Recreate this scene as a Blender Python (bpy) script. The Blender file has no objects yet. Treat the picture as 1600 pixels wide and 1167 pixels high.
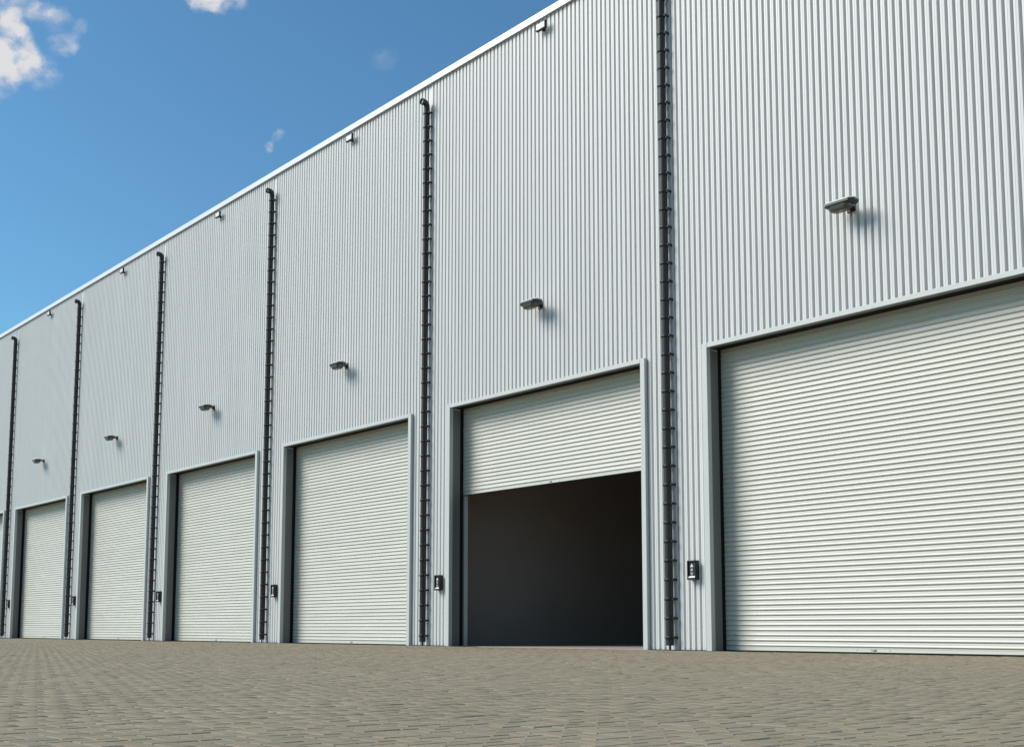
import bpy, math, random
import numpy as np
from mathutils import Vector, Matrix

random.seed(7)
rng = np.random.default_rng(11)
S = bpy.context.scene
COL = S.collection

# ------------------------------------------------------------------ camera
cam_d = bpy.data.cameras.new('camera')
cam = bpy.data.objects.new('camera', cam_d)
COL.objects.link(cam)
YAW, PITCH = 0.8650, 0.1081
fw = Vector((-math.sin(YAW) * math.cos(PITCH), math.cos(YAW) * math.cos(PITCH), math.sin(PITCH)))
cam.location = (12.9332, -14.4849, 0.35)
cam.rotation_euler = fw.to_track_quat('-Z', 'Y').to_euler()
cam_d.sensor_width = 36.0
cam_d.lens = 1828.8 / 1600 * 36.0
cam_d.shift_y = (783.33 - 583.5) / 1600.0
cam_d.clip_start = 0.05
cam_d.clip_end = 5000
S.camera = cam

# ------------------------------------------------------------------ exposure
S.view_settings.view_transform = 'Standard'
S.view_settings.look = 'None'
S.view_settings.gamma = 1.0
S.view_settings.use_curve_mapping = False
S.view_settings.exposure = -0.12

# ------------------------------------------------------------------ sun
TRAVEL = Vector((0.95, 1.0, -1.12)).normalized()
sun_d = bpy.data.lights.new('sun', 'SUN')
sun_d.energy = 4.9
sun_d.angle = math.radians(30)
sun_d.color = (1.0, 0.955, 0.89)
sun = bpy.data.objects.new('sun', sun_d)
sun.rotation_euler = TRAVEL.to_track_quat('-Z', 'Y').to_euler()
sun.location = (-30, -40, 60)
COL.objects.link(sun)
SUN_EL = math.asin(-TRAVEL.z)
SUN_ROT = math.atan2(-TRAVEL.x, -TRAVEL.y)

# ------------------------------------------------------------------ sky
world = bpy.data.worlds.new('World')
S.world = world
world.use_nodes = True
wn = world.node_tree
wn.nodes.clear()
SKY_STRENGTH = 0.10


def WN(t, **kw):
    n = wn.nodes.new(t)
    for k, v in kw.items():
        setattr(n, k, v)
    return n


sky = WN('ShaderNodeTexSky', sky_type='NISHITA', sun_disc=False)
sky.sun_elevation = SUN_EL
sky.sun_rotation = SUN_ROT % (2 * math.pi)
sky.air_density = 1.0
sky.dust_density = 0.4
sky.ozone_density = 1.0
sky.altitude = 0
tc = WN('ShaderNodeTexCoord')
# warp the view direction so that cloud edges become wispy
nz = WN('ShaderNodeTexNoise', noise_dimensions='3D')
nz.inputs['Scale'].default_value = 22.0
nz.inputs['Detail'].default_value = 5.0
nz.inputs['Roughness'].default_value = 0.6
wn.links.new(tc.outputs['Generated'], nz.inputs['Vector'])
sub = WN('ShaderNodeVectorMath', operation='SUBTRACT')
wn.links.new(nz.outputs['Color'], sub.inputs[0])
sub.inputs[1].default_value = (0.5, 0.5, 0.5)
scl = WN('ShaderNodeVectorMath', operation='SCALE')
wn.links.new(sub.outputs[0], scl.inputs[0])
scl.inputs['Scale'].default_value = 0.03
addv = WN('ShaderNodeVectorMath', operation='ADD')
wn.links.new(tc.outputs['Generated'], addv.inputs[0])
wn.links.new(scl.outputs[0], addv.inputs[1])
nrm = WN('ShaderNodeVectorMath', operation='NORMALIZE')
wn.links.new(addv.outputs[0], nrm.inputs[0])

rt_v = Vector((math.cos(YAW), math.sin(YAW), 0))
up_v = rt_v.cross(fw)


def sky_dir(px, py):
    return (fw + rt_v * ((px - 800) / 1828.8) - up_v * ((py - 783.33) / 1828.8)).normalized()


# small fair-weather clouds: (direction, radius in degrees, weight)
CLOUDS = [(sky_dir(4, 8), .65, .75), (sky_dir(14, 34), .6, .8), (sky_dir(32, 62), .55, .8), (sky_dir(48, 88), .5, .7), (sky_dir(14, 92), .7, .9),
          (sky_dir(-8, 108), .9, .9), (sky_dir(66, 112), .62, 1.0), (sky_dir(-14, 86), .8, .8), (sky_dir(34, 4), .5, .5),
          (sky_dir(60, 18), .42, .62), (sky_dir(84, 34), .42, .6), (sky_dir(100, 72), .48, .8), (sky_dir(120, 46), .36, .5),
          (sky_dir(318, -4), .62, 1.1), (sky_dir(338, 6), .5, .7), (sky_dir(366, -2), .5, .75),
          (sky_dir(424, 224), .30, .95), (sky_dir(439, 210), .24, .62), (sky_dir(606, 94), .5, .34),
          (Vector((-.2, -.8, .45)).normalized(), 9, .9), (Vector((.7, -.5, .5)).normalized(), 8, .9), (Vector((.9, .2, .35)).normalized(), 7, .9),
          (Vector((-.8, -.4, .6)).normalized(), 7, .8), (Vector((.3, -.8, .3)).normalized(), 8, .9), (Vector((.3, .7, .7)).normalized(), 9, .9)]
total = None
for d, rdeg, wgt in CLOUDS:
    dt = WN('ShaderNodeVectorMath', operation='DOT_PRODUCT')
    wn.links.new(nrm.outputs[0], dt.inputs[0])
    dt.inputs[1].default_value = d
    mr = WN('ShaderNodeMapRange', interpolation_type='SMOOTHSTEP')
    wn.links.new(dt.outputs['Value'], mr.inputs['Value'])
    mr.inputs['From Min'].default_value = math.cos(math.radians(rdeg * 1.5))
    mr.inputs['From Max'].default_value = 1.0
    mr.inputs['To Min'].default_value = 0
    mr.inputs['To Max'].default_value = wgt
    if total is None:
        total = mr.outputs[0]
    else:
        a = WN('ShaderNodeMath', operation='ADD')
        wn.links.new(total, a.inputs[0])
        wn.links.new(mr.outputs[0], a.inputs[1])
        total = a.outputs[0]
fb = WN('ShaderNodeTexNoise', noise_dimensions='3D')
fb.inputs['Scale'].default_value = 42.0
fb.inputs['Detail'].default_value = 6.0
fb.inputs['Roughness'].default_value = 0.58
wn.links.new(nrm.outputs[0], fb.inputs['Vector'])
ml = WN('ShaderNodeMath', operation='MULTIPLY_ADD')     # blob * (0.35 + 1.3 * noise)
wn.links.new(fb.outputs['Fac'], ml.inputs[0])
ml.inputs[1].default_value = 3.0
ml.inputs[2].default_value = -0.85
mm = WN('ShaderNodeMath', operation='MULTIPLY')
wn.links.new(ml.outputs[0], mm.inputs[0])
wn.links.new(total, mm.inputs[1])
den = WN('ShaderNodeMapRange', interpolation_type='SMOOTHSTEP')
wn.links.new(mm.outputs[0], den.inputs['Value'])
den.inputs['From Min'].default_value = 0.05
den.inputs['From Max'].default_value = 1.25
den.inputs['To Min'].default_value = 0.0
den.inputs['To Max'].default_value = 0.93
mixc = WN('ShaderNodeMix', data_type='RGBA', blend_type='MIX')
wn.links.new(den.outputs[0], mixc.inputs['Factor'])
SKYTINT = WN('ShaderNodeMix', data_type='RGBA', blend_type='MULTIPLY')
SKYTINT.inputs['Factor'].default_value = 1.0
wn.links.new(sky.outputs[0], SKYTINT.inputs['A'])
SKYTINT.inputs['B'].default_value = (0.76, 1.27, 1.45, 1)
wn.links.new(SKYTINT.outputs['Result'], mixc.inputs['A'])
CL = 0.84 / SKY_STRENGTH
mixc.inputs['B'].default_value = (CL, CL * 0.985, CL * 0.98, 1)
bg = WN('ShaderNodeBackground')
bg.inputs['Strength'].default_value = SKY_STRENGTH
wn.links.new(mixc.outputs['Result'], bg.inputs['Color'])
wo = WN('ShaderNodeOutputWorld')
wn.links.new(bg.outputs[0], wo.inputs['Surface'])


# ------------------------------------------------------------------ materials
def mat(name, base, rough=0.5, metal=0.0, spec=0.5, var=0.0, vscale=(3, 3, 3), bump=0.0, bscale=40.0, per_object=0.0, coat=0.0):
    m = bpy.data.materials.new(name)
    m.use_nodes = True
    nt = m.node_tree
    b = nt.nodes['Principled BSDF']
    b.inputs['Roughness'].default_value = rough
    b.inputs['Metallic'].default_value = metal
    b.inputs['Specular IOR Level'].default_value = spec
    b.inputs['Coat Weight'].default_value = coat
    col = nt.nodes.new('ShaderNodeRGB')
    col.outputs[0].default_value = (*base, 1)
    out = col.outputs[0]
    geo = nt.nodes.new('ShaderNodeNewGeometry')
    if var > 0:
        mp = nt.nodes.new('ShaderNodeMapping')
        mp.inputs['Scale'].default_value = vscale
        nt.links.new(geo.outputs['Position'], mp.inputs['Vector'])
        n = nt.nodes.new('ShaderNodeTexNoise')
        n.inputs['Scale'].default_value = 1.0
        n.inputs['Detail'].default_value = 5.0
        n.inputs['Roughness'].default_value = 0.6
        nt.links.new(mp.outputs[0], n.inputs['Vector'])
        mr = nt.nodes.new('ShaderNodeMapRange')
        nt.links.new(n.outputs['Fac'], mr.inputs['Value'])
        mr.inputs['From Min'].default_value = 0.25
        mr.inputs['From Max'].default_value = 0.75
        mr.inputs['To Min'].default_value = 1 - var
        mr.inputs['To Max'].default_value = 1 + var
        hs = nt.nodes.new('ShaderNodeVectorMath')
        hs.operation = 'SCALE'
        nt.links.new(out, hs.inputs[0])
        nt.links.new(mr.outputs[0], hs.inputs['Scale'])
        out = hs.outputs[0]
        rr = nt.nodes.new('ShaderNodeMapRange')
        nt.links.new(n.outputs['Fac'], rr.inputs['Value'])
        rr.inputs['From Min'].default_value = 0.25
        rr.inputs['From Max'].default_value = 0.75
        rr.inputs['To Min'].default_value = max(0.05, rough - 0.08)
        rr.inputs['To Max'].default_value = min(1.0, rough + 0.08)
        nt.links.new(rr.outputs[0], b.inputs['Roughness'])
    if per_object > 0:
        oi = nt.nodes.new('ShaderNodeObjectInfo')
        mr = nt.nodes.new('ShaderNodeMapRange')
        nt.links.new(oi.outputs['Random'], mr.inputs['Value'])
        mr.inputs['To Min'].default_value = 1 - per_object
        mr.inputs['To Max'].default_value = 1 + per_object
        hs = nt.nodes.new('ShaderNodeVectorMath')
        hs.operation = 'SCALE'
        nt.links.new(out, hs.inputs[0])
        nt.links.new(mr.outputs[0], hs.inputs['Scale'])
        out = hs.outputs[0]
    nt.links.new(out, b.inputs['Base Color'])
    if bump > 0:
        n = nt.nodes.new('ShaderNodeTexNoise')
        n.inputs['Scale'].default_value = bscale
        n.inputs['Detail'].default_value = 4.0
        nt.links.new(geo.outputs['Position'], n.inputs['Vector'])
        bp = nt.nodes.new('ShaderNodeBump')
        bp.inputs['Strength'].default_value = bump
        bp.inputs['Distance'].default_value = 0.01
        nt.links.new(n.outputs['Fac'], bp.inputs['Height'])
        nt.links.new(bp.outputs[0], b.inputs['Normal'])
    return m


M = {}
M['cladding'] = mat('cladding_steel', (0.635, 0.632, 0.615), rough=0.45, spec=0.35, var=0.055, vscale=(5.0, 5.0, 0.22))
M['trim'] = mat('white_trim', (0.71, 0.72, 0.73), rough=0.35, var=0.02, vscale=(.6, 2, 2))
M['frame'] = mat('frame_paint', (0.52, 0.535, 0.505), rough=0.45, var=0.035, vscale=(3, 3, .6))
M['lining'] = mat('lining_shade', (0.165, 0.162, 0.152), rough=0.5, var=0.05, vscale=(3, 3, .5))  # darker than the frame: shade of the door reveals put into the colour
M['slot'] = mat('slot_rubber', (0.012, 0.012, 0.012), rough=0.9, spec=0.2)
M['slat'] = mat('slat_paint', (0.585, 0.572, 0.502), rough=0.36, var=0.03, vscale=(.9, 1, 6), per_object=0.02)
M['pipe'] = mat('pipe_plastic', (0.026, 0.026, 0.0255), rough=0.5, spec=0.35, var=0.12, vscale=(6, 6, 1.2))
M['black'] = mat('black_plastic', (0.010, 0.010, 0.011), rough=0.55)
M['hood'] = mat('lamp_hood', (0.028, 0.028, 0.027), rough=0.4, var=0.1, vscale=(8, 8, 8))
M['bowl'] = mat('lamp_bowl', (0.08, 0.078, 0.06), rough=0.18, spec=0.6, var=0.1, vscale=(7, 7, 7))
M['hood_highlight'] = mat('lamp_highlight', (0.62, 0.62, 0.61), rough=0.35, var=0.06, vscale=(7, 7, 7))  # pale tone for the painted sun highlight along the hood edge
M['white'] = mat('white_paint', (0.68, 0.69, 0.70), rough=0.35, var=0.03, vscale=(5, 5, 5))
M['steel'] = mat('brushed_steel', (0.55, 0.56, 0.57), rough=0.35, metal=0.9, var=0.08, vscale=(20, 20, 20))
M['grey'] = mat('grey_buttons', (0.33, 0.34, 0.36), rough=0.4, var=0.05, vscale=(20, 20, 20))
M['sliverblue'] = mat('sky_sliver_blue', (0.42, 0.55, 0.66), rough=0.4, var=0.05, vscale=(4, 4, 4))  # sky colour painted on the sliver at the jamb top
M['inner'] = mat('interior_wall', (0.29, 0.25, 0.228), rough=0.85, var=0.10, vscale=(.5, .5, .5))
M['ifloor'] = mat('interior_floor', (0.36, 0.31, 0.265), rough=0.6, var=0.12, vscale=(.7, .7, .7), bump=.2)
M['roof'] = mat('roof_membrane', (0.30, 0.30, 0.30), rough=0.8, var=0.1)
M['sand'] = mat('joint_sand', (0.06, 0.053, 0.043), rough=0.95, var=0.25, vscale=(9, 9, 9))

PAVE = (0.250, 0.210, 0.148)


def paver_material():
    m = bpy.data.materials.new('paver_concrete')
    m.use_nodes = True
    nt = m.node_tree
    b = nt.nodes['Principled BSDF']
    b.inputs['Roughness'].default_value = 0.88
    b.inputs['Specular IOR Level'].default_value = 0.3
    geo = nt.nodes.new('ShaderNodeNewGeometry')
    oi = nt.nodes.new('ShaderNodeObjectInfo')
    ad = nt.nodes.new('ShaderNodeMath'); ad.operation = 'ADD'
    nt.links.new(geo.outputs['Random Per Island'], ad.inputs[0])
    nt.links.new(oi.outputs['Random'], ad.inputs[1])
    fr = nt.nodes.new('ShaderNodeMath'); fr.operation = 'FRACT'
    nt.links.new(ad.outputs[0], fr.inputs[0])
    cr = nt.nodes.new('ShaderNodeValToRGB')
    e = cr.color_ramp.elements
    P = PAVE
    e[0].position = 0; e[0].color = (P[0] * .93, P[1] * .93, P[2] * .93, 1)
    e[1].position = 1; e[1].color = (P[0] * 1.07, P[1] * 1.07, P[2] * 1.08, 1)
    k = e.new(.4); k.color = (P[0] * .97, P[1] * .96, P[2] * .93, 1)
    k = e.new(.7); k.color = (P[0] * 1.07, P[1] * 1.04, P[2] * 1.0, 1)
    nt.links.new(fr.outputs[0], cr.inputs[0])
    n = nt.nodes.new('ShaderNodeTexNoise')
    n.inputs['Scale'].default_value = 0.9; n.inputs['Detail'].default_value = 8; n.inputs['Roughness'].default_value = .65
    nt.links.new(geo.outputs['Position'], n.inputs['Vector'])
    mr = nt.nodes.new('ShaderNodeMapRange')
    nt.links.new(n.outputs['Fac'], mr.inputs['Value'])
    mr.inputs['From Min'].default_value = .3; mr.inputs['From Max'].default_value = .7
    mr.inputs['To Min'].default_value = .92; mr.inputs['To Max'].default_value = 1.08
    hs = nt.nodes.new('ShaderNodeVectorMath'); hs.operation = 'SCALE'
    nt.links.new(cr.outputs[0], hs.inputs[0]); nt.links.new(mr.outputs[0], hs.inputs['Scale'])
    n2 = nt.nodes.new('ShaderNodeTexNoise')
    n2.inputs['Scale'].default_value = 140; n2.inputs['Detail'].default_value = 3
    nt.links.new(geo.outputs['Position'], n2.inputs['Vector'])
    mr2 = nt.nodes.new('ShaderNodeMapRange')
    nt.links.new(n2.outputs['Fac'], mr2.inputs['Value'])
    mr2.inputs['From Min'].default_value = .3; mr2.inputs['From Max'].default_value = .7
    mr2.inputs['To Min'].default_value = .85; mr2.inputs['To Max'].default_value = 1.15
    hs2 = nt.nodes.new('ShaderNodeVectorMath'); hs2.operation = 'SCALE'
    nt.links.new(hs.outputs[0], hs2.inputs[0]); nt.links.new(mr2.outputs[0], hs2.inputs['Scale'])
    nt.links.new(hs2.outputs[0], b.inputs['Base Color'])
    bp = nt.nodes.new('ShaderNodeBump'); bp.inputs['Strength'].default_value = .5; bp.inputs['Distance'].default_value = .003
    nt.links.new(n2.outputs['Fac'], bp.inputs['Height'])
    nt.links.new(bp.outputs[0], b.inputs['Normal'])
    return m


def ground_material():
    m = bpy.data.materials.new('far_paving')
    m.use_nodes = True
    nt = m.node_tree
    b = nt.nodes['Principled BSDF']
    b.inputs['Roughness'].default_value = 0.9
    b.inputs['Specular IOR Level'].default_value = 0.3
    geo = nt.nodes.new('ShaderNodeNewGeometry')
    br = nt.nodes.new('ShaderNodeTexBrick')
    br.inputs['Scale'].default_value = 1.0
    br.inputs['Brick Width'].default_value = .16
    br.inputs['Row Height'].default_value = .08
    br.inputs['Mortar Size'].default_value = .004
    P = [c * .97 for c in PAVE]
    br.inputs['Color1'].default_value = (P[0] * .86, P[1] * .85, P[2] * .83, 1)
    br.inputs['Color2'].default_value = (P[0] * 1.12, P[1] * 1.12, P[2] * 1.12, 1)
    br.inputs['Mortar'].default_value = (.09, .08, .065, 1)
    nt.links.new(geo.outputs['Position'], br.inputs['Vector'])
    n = nt.nodes.new('ShaderNodeTexNoise')
    n.inputs['Scale'].default_value = 0.9; n.inputs['Detail'].default_value = 8; n.inputs['Roughness'].default_value = .65
    nt.links.new(geo.outputs['Position'], n.inputs['Vector'])
    mr = nt.nodes.new('ShaderNodeMapRange')
    nt.links.new(n.outputs['Fac'], mr.inputs['Value'])
    mr.inputs['From Min'].default_value = .3; mr.inputs['From Max'].default_value = .7
    mr.inputs['To Min'].default_value = .92; mr.inputs['To Max'].default_value = 1.08
    hs = nt.nodes.new('ShaderNodeVectorMath'); hs.operation = 'SCALE'
    nt.links.new(br.outputs['Color'], hs.inputs[0]); nt.links.new(mr.outputs[0], hs.inputs['Scale'])
    nt.links.new(hs.outputs[0], b.inputs['Base Color'])
    return m


M['paver'] = paver_material()
M['ground'] = ground_material()


# ------------------------------------------------------------------ mesh helpers
class MB:
    """collects boxes, prisms and tubes into one mesh"""
    def __init__(self):
        self.v, self.f, self.smooth = [], [], []

    def add(self, vs, fs, smooth=False):
        o = len(self.v)
        self.v += [tuple(p) for p in vs]
        self.f += [tuple(i + o for i in q) for q in fs]
        self.smooth += [smooth] * len(fs)
        return self

    def box(self, x0, x1, y0, y1, z0, z1, ch=0.0):
        if ch <= 0:
            vs = [(x, y, z) for z in (z0, z1) for y in (y0, y1) for x in (x0, x1)]
            return self.add(vs, [(0, 2, 3, 1), (4, 5, 7, 6), (0, 1, 5, 4), (2, 6, 7, 3), (0, 4, 6, 2), (1, 3, 7, 5)])
        # box with chamfered edges
        c = ch
        vs, idx = [], {}
        for sx in (0, 1):
            for sy in (0, 1):
                for sz in (0, 1):
                    X = (x0, x1)[sx]; Y = (y0, y1)[sy]; Z = (z0, z1)[sz]
                    ix = X + (c if sx == 0 else -c); iy = Y + (c if sy == 0 else -c); iz = Z + (c if sz == 0 else -c)
                    idx[sx, sy, sz] = len(vs)
                    vs += [(X, iy, iz), (ix, Y, iz), (ix, iy, Z)]
        F = []
        g = lambda a, b, d, k: idx[a, b, d] + k
        for s in (0, 1):
            F.append([g(s, 0, 0, 0), g(s, 1, 0, 0), g(s, 1, 1, 0), g(s, 0, 1, 0)])
            F.append([g(0, s, 0, 1), g(1, s, 0, 1), g(1, s, 1, 1), g(0, s, 1, 1)])
            F.append([g(0, 0, s, 2), g(1, 0, s, 2), g(1, 1, s, 2), g(0, 1, s, 2)])
        for a in (0, 1):
            for d in (0, 1):
                F.append([g(0, a, d, 1), g(1, a, d, 1), g(1, a, d, 2), g(0, a, d, 2)])
                F.append([g(a, 0, d, 0), g(a, 1, d, 0), g(a, 1, d, 2), g(a, 0, d, 2)])
                F.append([g(a, d, 0, 0), g(a, d, 1, 0), g(a, d, 1, 1), g(a, d, 0, 1)])
        for a in (0, 1):
            for b_ in (0, 1):
                for d in (0, 1):
                    F.append([g(a, b_, d, 0), g(a, b_, d, 1), g(a, b_, d, 2)])
        return self.add(vs, F)

    def tube(self, path, r, n=20, caps=True, smooth=True, radii=None):
        path = [Vector(p) for p in path]
        rings = []
        ref = None
        for i, p in enumerate(path):
            if i == 0: t = path[1] - p
            elif i == len(path) - 1: t = p - path[i - 1]
            else: t = (path[i + 1] - p).normalized() + (p - path[i - 1]).normalized()
            t.normalize()
            if ref is None:
                ref = Vector((1, 0, 0)) if abs(t.x) < .9 else Vector((0, 1, 0))
            a = (ref - t * ref.dot(t)).normalized()
            b = t.cross(a)
            ref = a
            rr = radii[i] if radii else r
            rings.append([p + (a * math.cos(2 * math.pi * k / n) + b * math.sin(2 * math.pi * k / n)) * rr for k in range(n)])
        vs = [q for rg in rings for q in rg]
        fs = []
        for i in range(len(rings) - 1):
            for k in range(n):
                fs.append((i * n + k, i * n + (k + 1) % n, (i + 1) * n + (k + 1) % n, (i + 1) * n + k))
        self.add(vs, fs, smooth)
        if caps:
            self.add(rings[0], [tuple(range(n - 1, -1, -1))])
            self.add(rings[-1], [tuple(range(n))])
        return self

    def loft(self, loops, cap=True, smooth=False):
        n = len(loops[0])
        vs = [q for l in loops for q in l]
        fs = []
        for i in range(len(loops) - 1):
            for k in range(n):
                fs.append((i * n + k, i * n + (k + 1) % n, (i + 1) * n + (k + 1) % n, (i + 1) * n + k))
        if cap:
            fs.append(tuple(range(n - 1, -1, -1)))
            fs.append(tuple((len(loops) - 1) * n + k for k in range(n)))
        return self.add(vs, fs, smooth)

    def mesh(self, name, m):
        me = bpy.data.meshes.new(name)
        me.from_pydata(self.v, [], self.f)
        me.materials.append(m)
        me.polygons.foreach_set('use_smooth', self.smooth)
        me.update()
        import bmesh
        bm = bmesh.new(); bm.from_mesh(me)
        bmesh.ops.recalc_face_normals(bm, faces=bm.faces)
        bm.to_mesh(me); bm.free()
        return me

    def obj(self, name, m, parent=None, loc=(0, 0, 0)):
        return link(name, self.mesh(name, m), parent, loc)


def link(name, me, parent=None, loc=(0, 0, 0)):
    o = bpy.data.objects.new(name, me)
    o.location = loc
    if parent is not None: o.parent = parent
    COL.objects.link(o)
    return o


def thing(name, label, cat, loc=(0, 0, 0), group=None):
    o = bpy.data.objects.new(name, None)
    o.empty_display_size = .2
    o.location = loc
    o['label'] = label
    o['category'] = cat
    if group: o['group'] = group
    COL.objects.link(o)
    return o


def copy_tree(o, parent=None):
    c = o.copy()
    COL.objects.link(c)
    if parent is not None: c.parent = parent
    for ch in list(o.children): copy_tree(ch, c)
    return c


# ------------------------------------------------------------------ dimensions of the warehouse
B = 6.8186            # bay
H = 12.267            # top of the roof trim
BAYS = range(-1, 9)   # bay k starts at the downpipe at x = -k*B; door k stands in bay k
DOORS = range(0, 9)
XL, XR = -8 * B + .13, 2 * B + .13
OL, OR, OZ = 0.80, 6.262, 4.905      # hole in the cladding
IL, IR, IZ = 0.864, 6.209, 4.862     # clear opening inside the frame

# ------------------------------------------------------------------ paving
g = MB()
R = 1500.0
g.add([(-R, -R, -.014), (R, -R, -.014), (R, R, -.014), (-R, R, -.014)], [(0, 1, 2, 3)])
paving = g.obj('paving', M['ground'])
paving['kind'] = 'structure'
paving['label'] = 'brown grey block paving in front of the warehouse'

CX, CY = 12.9332, -14.4849
U = 0.08
fa = math.atan2(fw.y, fw.x)
ii = np.arange(int((-22) / U), int(17 / U))
jj = np.arange(int(-18 / U), 1)
A_, B_ = np.meshgrid(ii, jj, indexing='ij')
md = (A_ - B_) % 4
out = []
for mode, dx, dy in ((0, 2, 1), (3, 1, 2)):
    s = md == mode
    a = A_[s] * U; b = B_[s] * U
    out.append(np.stack([a + dx * U / 2, b + dy * U / 2, np.full(a.shape, dx * U / 2), np.full(a.shape, dy * U / 2)], 1))
pv = np.concatenate(out)
pv = pv[pv[:, 1] + pv[:, 3] < -0.005 + 0.001]
dx = pv[:, 0] - CX; dy = pv[:, 1] - CY
dist = np.hypot(dx, dy)
ang = (np.arctan2(dy, dx) - fa + np.pi) % (2 * np.pi) - np.pi
keep = (dist > 1.6) & (dist < 34) & (np.abs(ang) < math.radians(42))
pv, dist, ang = pv[keep], dist[keep], ang[keep]
# which pavers fall inside the picture (bottom edge of the frame)
dd = np.stack([pv[:, 0] - CX, pv[:, 1] - CY, np.full(len(pv), -.35)], 1)
zc = dd @ np.array(fw)
px = 800 + 1828.8 * (dd @ np.array(rt_v)) / zc
py = 783.33 - 1828.8 * (dd @ np.array(up_v)) / zc
inview = (px > -10) & (px < 1610) & (py < 1172)
order = np.argsort(np.where(inview, dist, 1e6))
single = order[:300]
rest = order[300:]


def paver_verts(hx, hy, c=.0045, gap=.0020, depth=.03):
    hx -= gap; hy -= gap
    top = [(-hx + c, -hy + c, 0), (hx - c, -hy + c, 0), (hx - c, hy - c, 0), (-hx + c, hy - c, 0)]
    mid = [(-hx, -hy, -c * .8), (hx, -hy, -c * .8), (hx, hy, -c * .8), (-hx, hy, -c * .8)]
    bot = [(x, y, -depth) for x, y, z in mid]
    fs = [(0, 1, 2, 3)]
    for o in (0, 4):
        for k in range(4):
            fs.append((o + k, o + 4 + k, o + 4 + (k + 1) % 4, o + (k + 1) % 4))
    return top + mid + bot, fs


vt, ft = paver_verts(U, U / 2)
pme = MB().add(vt, ft).mesh('paver', M['paver'])
for n, i in enumerate(single):
    o = link('paver', pme, paving, (pv[i, 0], pv[i, 1], rng.normal(0, .0008)))
    o.rotation_euler = (rng.normal(0, .004), rng.normal(0, .003), (0 if pv[i, 2] > pv[i, 3] else math.pi / 2) + rng.normal(0, .006))
# the many farther pavers: real geometry, one part
vt = np.array(vt); ft = np.array([list(q) for q in ft])
N = len(rest)
Q = pv[rest]
vert = np.where((Q[:, 2] < Q[:, 3])[:, None, None], np.stack([-vt[:, 1], vt[:, 0], vt[:, 2]], 1)[None], vt[None])
tx = rng.normal(0, .004, (N, 1)); ty = rng.normal(0, .004, (N, 1))
V = vert.copy()
V[:, :, 2] += V[:, :, 0] * tx + V[:, :, 1] * ty + rng.normal(0, .0008, (N, 1))
th = rng.normal(0, .006, (N, 1))
x_, y_ = V[:, :, 0].copy(), V[:, :, 1].copy()
V[:, :, 0] = x_ - y_ * th + Q[:, 0:1]
V[:, :, 1] = y_ + x_ * th + Q[:, 1:2]
Fq = ft[None] + (np.arange(N) * len(vt))[:, None, None]
me = bpy.data.meshes.new('distant_pavers')
me.vertices.add(N * len(vt)); me.vertices.foreach_set('co', V.reshape(-1))
nf = N * len(ft)
me.loops.add(nf * 4); me.loops.foreach_set('vertex_index', Fq.reshape(-1).astype(np.int32))
me.polygons.add(nf); me.polygons.foreach_set('loop_start', (np.arange(nf) * 4).astype(np.int32))
me.update(); me.validate()
me.materials.append(M['paver'])
far_p = link('distant_pavers', me, paving)
far_p['kind'] = 'stuff'
# joint sand under the laid pavers
g = MB()
wedge = [(CX + 1.0 * math.cos(fa - .80), CY + 1.0 * math.sin(fa - .80), -.0095)]
for k in range(13):
    t = fa - .76 + 1.52 * k / 12
    x = CX + 34.2 * math.cos(t); y = CY + 34.2 * math.sin(t)
    if y > -.02:
        s = (-.02 - CY) / (y - CY); x = CX + (x - CX) * s; y = -.02
    wedge.append((x, y, -.0095))
wedge.append((CX + 1.0 * math.cos(fa + .80), CY + 1.0 * math.sin(fa + .80), -.0095))
g.add(wedge, [tuple(range(len(wedge)))])
g.obj('joint_sand', M['sand'], paving)

# ------------------------------------------------------------------ warehouse
wh = thing('warehouse', 'long warehouse clad in white ribbed metal with a row of roller doors', 'warehouse')

P_N = 58
R0, R1 = .137, 6.757
PITCH_R = (R1 - R0) / P_N
PROF = [(0, .058), (.125, .058), (.14, .055), (.215, .004), (.235, .001), (.29, 0), (.49, -.0006), (.52, .0022), (.57, .0022), (.60, -.0006),
        (.78, 0), (.815, .001), (.835, .004), (.905, .055), (.92, .058), (1.0, .058)]


def bay_profile():
    pts = []
    pts.append((.1365, .050))
    for i in range(P_N):
        for u, y in PROF[:-1]:
            pts.append((R0 + (i + u) * PITCH_R, y))
    pts += [(R1, .014), (6.868, .014), (6.885, .004), (6.890, .001), (6.925, .001), (6.9305, .004), (6.9405, .050)]
    return pts


def insert_cuts(pts, cuts):
    xs = np.array([p[0] for p in pts]); ys = np.array([p[1] for p in pts])
    allx = sorted(set(list(xs) + list(cuts)))
    return [(x, float(np.interp(x, xs, ys))) for x in allx]


prof = insert_cuts(bay_profile(), [OL, OR])
ZTOP = 12.15


def panel_mesh(door):
    v, f = [], []
    cols = []
    for (x, y) in prof:
        cols.append(len(v))
        v += [(x, y, .012), (x, y, OZ), (x, y, ZTOP)]
    for i in range(len(prof) - 1):
        xm = .5 * (prof[i][0] + prof[i + 1][0])
        a, b = cols[i], cols[i + 1]
        if not (door and OL < xm < OR):
            f.append((a, b, b + 1, a + 1))
        f.append((a + 1, b + 1, b + 2, a + 2))
    me = bpy.data.meshes.new('wall_panel')
    me.from_pydata(v, [], f)
    me.materials.append(M['cladding'])
    me.update()
    return me


pm_door, pm_plain = panel_mesh(True), panel_mesh(False)
for k in BAYS:
    link('wall_panel', pm_door if k in DOORS and k < 8 else pm_plain, wh, (-k * B, 0, 0))

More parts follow.
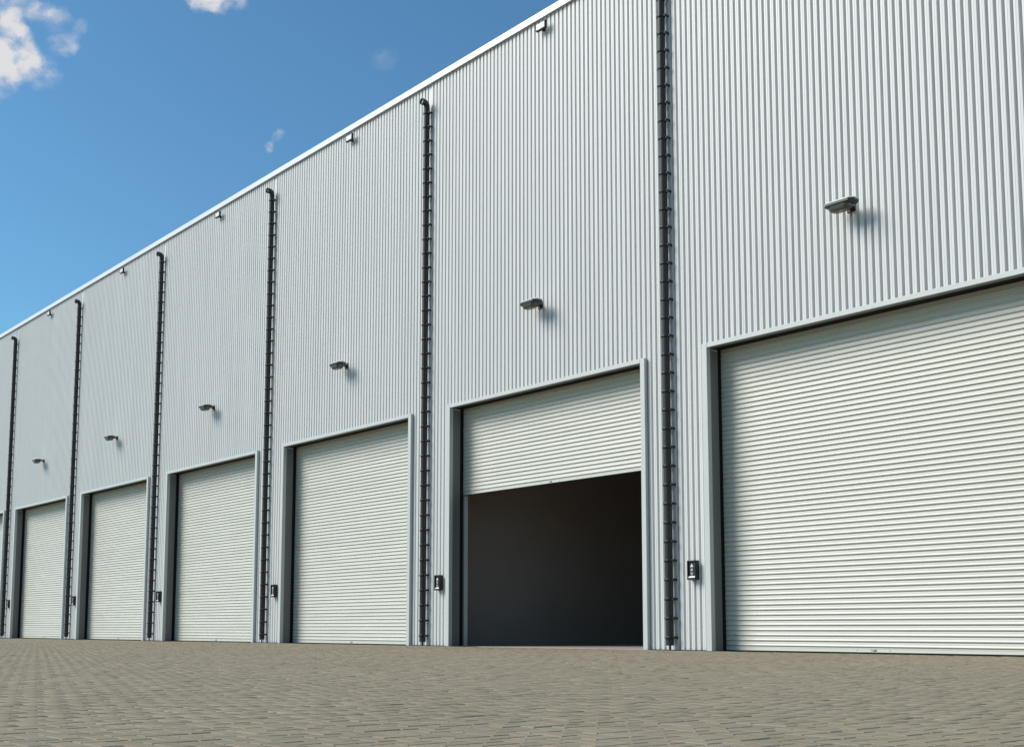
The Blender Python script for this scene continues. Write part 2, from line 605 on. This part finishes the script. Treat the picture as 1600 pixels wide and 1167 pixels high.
# structural wall behind the cladding, with the door holes
g = MB()
for k in BAYS:
    x = -k * B
    lo, hi = .13, .13 + B
    if k in DOORS and k < 8:
        g.box(x + lo, x + OL, .075, .47, -.05, 12.1)
        g.box(x + OR, x + hi, .075, .47, -.05, 12.1)
        g.box(x + OL, x + OR, .075, .245, OZ + .002, 12.1)
        g.box(x + OL, x + OR, .345, .47, OZ + .10, 12.1)
        g.box(x + OL, x + OR, .245, .345, OZ + .32, 12.1)
    else:
        g.box(x + lo, x + hi, .075, .47, -.05, 12.1)
g.obj('inner_wall', M['inner'], wh)
DEPTH = 9.0
g = MB()
g.box(XL, XL + .3, .471, DEPTH, -.05, 12.1)
g.box(XR - .3, XR, .471, DEPTH, -.05, 12.1)
g.box(XL, XR, DEPTH + .001, DEPTH + .3, -.05, 12.1)
g.obj('back_wall', M['inner'], wh)
pt_me = MB().box(-.10, .10, .471, DEPTH, -.05, 11.7).mesh('partition_wall', M['inner'])
for k in range(0, 9): link('partition_wall', pt_me, wh, (-k * B + .10, 0, 0))
g = MB()
g.box(XL, XR, .30, DEPTH + .3, 11.75, 11.95)
g.obj('roof', M['roof'], wh)
g = MB()
g.box(XL + .3, XR - .3, .345, DEPTH, -.30, -.002)
g.obj('warehouse_floor', M['ifloor'], wh)
# roof trim: folded cap with a drip lip
g = MB()
sec = [(-.055, 12.134), (-.055, H), (.36, H), (.36, 12.20), (.04, 12.20), (.04, 12.152), (-.04, 12.152), (-.04, 12.134)]
g.loft([[(XL - .02, y, z) for y, z in sec], [(XR + .02, y, z) for y, z in sec]])
g.obj('roof_trim', M['trim'], wh)
# base flashing
bf1 = MB().box(.14, .750, -.001, .070, -.02, .012).mesh('base_flashing', M['pipe'])
bf2 = MB().box(6.318, .12 + B, -.001, .070, -.02, .012).mesh('base_flashing', M['pipe'])
for k in BAYS:
    if k in DOORS and k < 8:
        link('base_flashing', bf1, wh, (-k * B, 0, 0))
        link('base_flashing', bf2, wh, (-k * B, 0, 0))

# door frames -------------------------------------------------------
fr = MB()
fr.box(.754, IL, -.07, .022, 0, 4.938, .004)
fr.box(IR, 6.313, -.07, .022, 0, 4.938, .004)
fr.box(IL + .0005, IR - .0005, -.0695, -.046, IZ, 4.938, .004)
frame_me = fr.mesh('door_frame', M['frame'])
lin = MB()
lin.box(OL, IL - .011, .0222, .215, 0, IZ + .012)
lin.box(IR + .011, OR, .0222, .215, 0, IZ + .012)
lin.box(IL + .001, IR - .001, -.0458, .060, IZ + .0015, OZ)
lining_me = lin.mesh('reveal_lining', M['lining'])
cap = MB()
cap.box(IL - .0105, IL - .004, .05, .205, IZ - .030, IZ - .010)  # added strip, imitates sky showing through a gap at the corner
sliver_me = cap.mesh('sky_sliver', M['sliverblue'])
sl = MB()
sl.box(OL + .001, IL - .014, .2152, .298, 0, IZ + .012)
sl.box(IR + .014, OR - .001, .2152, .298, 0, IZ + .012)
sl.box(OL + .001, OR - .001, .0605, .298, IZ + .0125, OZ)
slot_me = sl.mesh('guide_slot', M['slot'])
gr_ = MB()
gr_.box(OL, IL - .004, .3455, .425, 0, OZ + .09, .004)
gr_.box(IR + .004, OR, .3455, .425, 0, OZ + .09, .004)
rail_me = gr_.mesh('guide_rail', M['frame'])

# shutter slat: curved face with a bead that overhangs the joint below
SP = 0.0785
SX0, SX1 = OL + .020, OR - .020
SEC = [(.0100, SP), (.0020, SP - .0015), (-.0030, .070), (-.0044, .058), (-.0040, .048), (-.0050, .040), (-.0095, .031), (-.0165, .0245), (-.0190, .0215),
       (-.0180, .0185), (-.0070, .0125), (.0050, .0065), (.0100, .0002)]
s = MB()
for i in range(len(SEC) - 1):
    (y0, z0), (y1, z1) = SEC[i], SEC[i + 1]
    s.add([(SX0, y0, z0), (SX1, y0, z0), (SX1, y1, z1), (SX0, y1, z1)], [(3, 2, 1, 0)])
slat_mb = s
slat_me = bpy.data.meshes.new('slat')
slat_me.from_pydata(s.v, [], s.f)
slat_me.materials.append(M['slat']); slat_me.update()
br = MB()
br.box(SX0, SX1, -.006, .012, .062, .0765, .002)
br.box(SX0, SX1, -.0035, .012, .0275, .0618)
br.box(SX0, SX1, -.016, .014, .0135, .0272, .003)
rail_b_me = br.mesh('bottom_rail', M['slat'])
se = MB()
se.box(SX0, SX1, -.008, .010, .0, .0132)
seal_me = se.mesh('rubber_seal', M['slot'])
lk = MB()
lk.box(-.040, .040, -.018, -.0038, .030, .060, .003)
lk.tube([(0.012, -.018, .046), (0.012, -.030, .046)], .011, 12)
lock_me = lk.mesh('lock', M['steel'])
sc_ = MB()
sc_.tube([(0, -.0034, .045), (0, -.009, .045)], .008, 10)
screw_me = sc_.mesh('bolt', M['steel'])
SY = 0.319
DX = 3.53
for k in DOORS:
    if k > 7: continue
    x = -k * B
    link('door_frame', frame_me, wh, (x, 0, 0))
    fo = [o for o in wh.children if o.name.startswith('door_frame')][-1]
    for nm, me in (('reveal_lining', lining_me), ('sky_sliver', sliver_me), ('guide_slot', slot_me), ('guide_rail', rail_me)):
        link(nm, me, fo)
    z0 = 3.068 if k == 1 else 0.0
    dr = bpy.data.objects.new('roller_door', None)
    dr.empty_display_size = .2
    dr.location = (x, SY, z0); dr.parent = wh
    COL.objects.link(dr)
    if k == 1: dr['label'] = 'roller door raised more than halfway, dark inside below it'
    link('bottom_rail', rail_b_me, dr)
    link('rubber_seal', seal_me, dr)
    n = int((5.10 - z0 - .0765) / SP)
    if k <= 4:
        for i in range(n): link('slat', slat_me, dr, (0, rng.normal(0, .0005), .0765 + i * SP))
    else:
        c = MB()
        for i in range(n): c.add([(p[0], p[1], p[2] + .0765 + i * SP) for p in slat_mb.v], slat_mb.f)
        cm = bpy.data.meshes.new('curtain'); cm.from_pydata(c.v, [], c.f); cm.materials.append(M['slat']); cm.update()
        co = link('curtain', cm, dr); co['kind'] = 'stuff'
    if k <= 5:
        link('lock', lock_me, dr, (DX - .03, 0, 0))
        link('bolt', screw_me, dr, (DX - .30, 0, 0))
        link('bolt', screw_me, dr, (DX + .23, 0, 0))

# ------------------------------------------------------------------ downpipes
PP = .086
PR = .066
PT = 11.70
dp = thing('downpipe', '', 'downpipe', (0, -PP, 0), 'dark downpipes between the roller doors')
g = MB()
path = [(0, 0, .078), (0, 0, PT - .10)]
g.tube(path, PR, 24, caps=False)
g.tube([(0, 0, .078), (0, 0, .10)], PR - .006, 24, caps=False)
g.add([(PR * math.cos(2 * math.pi * k / 24), PR * math.sin(2 * math.pi * k / 24), .0785) for k in range(24)], [tuple(range(24))])
g.obj('pipe', M['pipe'], dp)
g = MB()
ex = [(0, 0, PT - .10), (0, -.004, PT - .055), (0, -.020, PT - .020), (0, -.050, PT - .002), (0, -.100, PT)]
g.tube(ex, PR, 24, caps=False)
g.tube([(0, -.100, PT), (0, -.145, PT)], PR + .006, 24, caps=False)
g.tube([(0, -.1449, PT), (0, -.110, PT)], PR - .006, 24, caps=False)
ring_o = [((PR + .006) * math.cos(2 * math.pi * k / 24), -.145, PT + (PR + .006) * math.sin(2 * math.pi * k / 24)) for k in range(24)]
ring_i = [((PR - .006) * math.cos(2 * math.pi * k / 24), -.145, PT + (PR - .006) * math.sin(2 * math.pi * k / 24)) for k in range(24)]
g.add(ring_o + ring_i, [(k, (k + 1) % 24, 24 + (k + 1) % 24, 24 + k) for k in range(24)])
el = g.obj('elbow', M['pipe'], dp)
g = MB()
g.add([((PR - .0065) * math.cos(2 * math.pi * k / 24), -.112, PT + (PR - .0065) * math.sin(2 * math.pi * k / 24)) for k in range(24)], [tuple(range(24))])  # added pale disc, imitates daylight inside the open pipe end
g.obj('open_end_light', M['grey'], el)
g = MB()
g.tube([(0, 0, -.01), (0, 0, .09)], .018, 12)
g.obj('drain_stub', M['pipe'], dp)
# clamp: band round the pipe, ear with bolt to the right, stem into the wall
g = MB()
g.tube([(0, 0, -.024), (0, 0, -.021), (0, 0, .021), (0, 0, .024)], .08, 24, caps=False, radii=[PR, .076, .076, PR])
g.box(.070, .110, -.018, .012, -.024, .024, .004)
g.box(.088, .108, .0125, .082, -.018, .018)
g.tube([(.096, -.018, 0), (.096, -.026, 0)], .008, 8)
br_me = g.mesh('bracket', M['black'])
BR_Z = [.207 + .3125 * i for i in range(37)]
for z in BR_Z: link('bracket', br_me, dp, (0, 0, z))
PIPE_LABELS = ['dark downpipe with clamps between the half open door and the closed door right of it',
               'dark downpipe with clamps just left of the half open roller door',
               'dark clamped downpipe left of the first closed door past the half open one',
               'dark clamped downpipe left of the second closed door past the half open one',
               'dark clamped downpipe left of the third closed door past the half open one',
               'dark clamped downpipe at the left edge of the photo, farthest along the wall']
for k in range(6):
    o = dp if k == 0 else copy_tree(dp)
    o.location = (-k * B, -PP, 0)
    o['label'] = PIPE_LABELS[k]

# ------------------------------------------------------------------ wall lamps
lp = thing('wall_lamp', '', 'lamp', (0, 0, 0), 'wall lamps above the roller doors')


def octa(cx, cy, lx, ly, c, z, d=0):
    hx, hy = lx / 2, ly / 2
    return [(cx - hx + c, cy - hy, z), (cx + hx - c, cy - hy, z), (cx + hx, cy - hy + c * d, z), (cx + hx, cy + hy - c * d, z),
            (cx + hx - c, cy + hy, z), (cx - hx + c, cy + hy, z), (cx - hx, cy + hy - c * d, z), (cx - hx, cy - hy + c * d, z)]


g = MB()
hc = -.25
g.loft([octa(0, hc, .47, .215, .065, -.012, .8), octa(0, hc, .495, .235, .07, -.004, .8), octa(0, hc, .495, .235, .07, .028, .8)])
g.obj('hood', M['hood'], lp)
g = MB()
g.loft([octa(0, hc, .499, .239, .071, .0284, .8), octa(0, hc, .499, .239, .071, .040, .8), octa(0, hc, .44, .16, .06, .062, .8)])  # added pale layer, imitates sunlight catching the top edge of the hood
g.obj('hood_highlight', M['hood_highlight'], lp)
g = MB()
prof_b = [(.20, .10, .035, -.098), (.255, .135, .045, -.092), (.295, .16, .05, -.078), (.325, .178, .052, -.055), (.345, .19, .055, -.030), (.35, .195, .055, -.0125)]
g.loft([octa(-.02, hc, lx, ly, c, z, .7) for lx, ly, c, z in prof_b])
g.obj('diffuser', M['bowl'], lp)
g = MB()
g.box(-.045, .045, hc + .1185, -.021, -.010, .036, .006)
g.box(-.07, .07, -.020, -.002, -.055, .075, .006)
g.obj('wall_bracket', M['hood'], lp)
LAMP_LABELS = ['large grey wall lamp above the closed door at the right edge',
               'grey wall lamp above the half open roller door',
               'grey wall lamp above the first closed door left of the open one',
               'grey wall lamp above the second closed door left of the open one',
               'small grey wall lamp above the third closed door left of the open one',
               'smallest grey wall lamp, farthest left and above the farthest complete door']
for k in range(6):
    o = lp if k == 0 else copy_tree(lp)
    o.location = (-k * B + (3.575, 3.60, 3.62, 3.62, 3.62, 3.62)[k], 0, 6.436)
    o['label'] = LAMP_LABELS[k]

# ------------------------------------------------------------------ small floodlights under the roof trim
fl = thing('floodlight', '', 'floodlight', (0, 0, 0), 'small white floodlights under the roof edge')
g = MB()
g.box(-.118, .118, -.12, -.065, -.055, .060, .006)
g.obj('housing', M['white'], fl)
g = MB()
g.box(-.135, .135, -.118, -.060, -.070, -.0565, .003)
g.box(-.03, .03, -.0598, -.002, -.068, -.02)
g.obj('base_plate', M['black'], fl)
for sx in (-1, 1):
    g = MB()
    x = sx * .1275
    g.box(x - .008, x + .008, -.124, -.070, -.0560, .055 if sx < 0 else .080, .002)
    g.obj('bracket_arm', M['black'], fl)
FL_LABELS = ['small white floodlight under the roof edge, highest in the photo, above the half open door',
             'small white floodlight at the roof edge above first closed door past the open one',
             'small white floodlight at the roof edge above second closed door past the open one',
             'tiny white floodlight at the roof edge above third closed door past the open one',
             'tiniest white floodlight under the roof edge, leftmost, above the farthest complete door']
for i, k in enumerate(range(1, 6)):
    o = fl if i == 0 else copy_tree(fl)
    o.location = (-k * B + 3.735, 0, 11.925)
    o['label'] = FL_LABELS[i]

# ------------------------------------------------------------------ door control boxes
cb = thing('control_box', '', 'control box', (0, 0, 0), 'black door control boxes beside the roller doors')
bx0, bx1, bz0, bz1 = -.0875, .0875, -.155, .155
g = MB()
g.box(bx0, bx1, -.080, -.002, bz0, bz1, .004)
g.obj('housing', M['black'], cb)
g = MB()      # raised rim
g.box(bx0, bx0 + .020, -.104, -.0805, bz0, bz1, .004)
g.box(bx1 - .014, bx1, -.104, -.0805, bz0, bz1, .004)
g.box(bx0 + .0205, bx1 - .0145, -.104, -.0805, bz1 - .020, bz1, .004)
g.box(bx0 + .0205, bx1 - .0145, -.104, -.0805, bz0, bz0 + .030, .004)
g.obj('rim', M['black'], cb)
g = MB()      # up arrow
z = .07
g.add([(-.03, -.082, z - .02), (.04, -.082, z - .02), (.005, -.082, z + .035), (-.03, -.092, z - .02), (.04, -.092, z - .02), (.005, -.092, z + .035)],
      [(0, 1, 2), (3, 5, 4), (0, 3, 4, 1), (1, 4, 5, 2), (2, 5, 3, 0)])
g.obj('up_button', M['white'], cb)
g = MB()
g.tube([(.005, -.0805, .005), (.005, -.094, .005)], .026, 16)
g.obj('stop_button', M['grey'], cb)
g = MB()
z = -.06
g.add([(-.03, -.082, z + .02), (.04, -.082, z + .02), (.005, -.082, z - .03), (-.03, -.092, z + .02), (.04, -.092, z + .02), (.005, -.092, z - .03)],
      [(0, 1, 2), (3, 5, 4), (0, 3, 4, 1), (1, 4, 5, 2), (2, 5, 3, 0)])
g.obj('down_button', M['grey'], cb)
g = MB()
g.add([(bx0 + .022, -.0812, -.094), (bx1 - .016, -.0812, -.094), (bx1 - .016, -.103, -.122), (bx0 + .022, -.103, -.122),
       (bx0 + .022, -.0812, -.1235), (bx1 - .016, -.0812, -.1235)],
      [(0, 1, 2, 3), (3, 2, 5, 4), (0, 3, 4), (1, 5, 2), (0, 4, 5, 1)])
g.obj('sill_plate', M['white'], cb)
CB_LABELS = ['largest black control box, between the half open door and the closed door right of it',
             'black control box on the ribbed wall just left of the half open door',
             'black control box left of the first closed door past the half open one',
             'black control box left of the second closed door past the half open one',
             'small black control box left of the third closed door past the half open one',
             'smallest black control box, at the left edge of the photo']
for k in range(6):
    o = cb if k == 0 else copy_tree(cb)
    o.location = (-k * B + (.49 if k == 0 else .50), 0, 1.285)
    o['label'] = CB_LABELS[k]
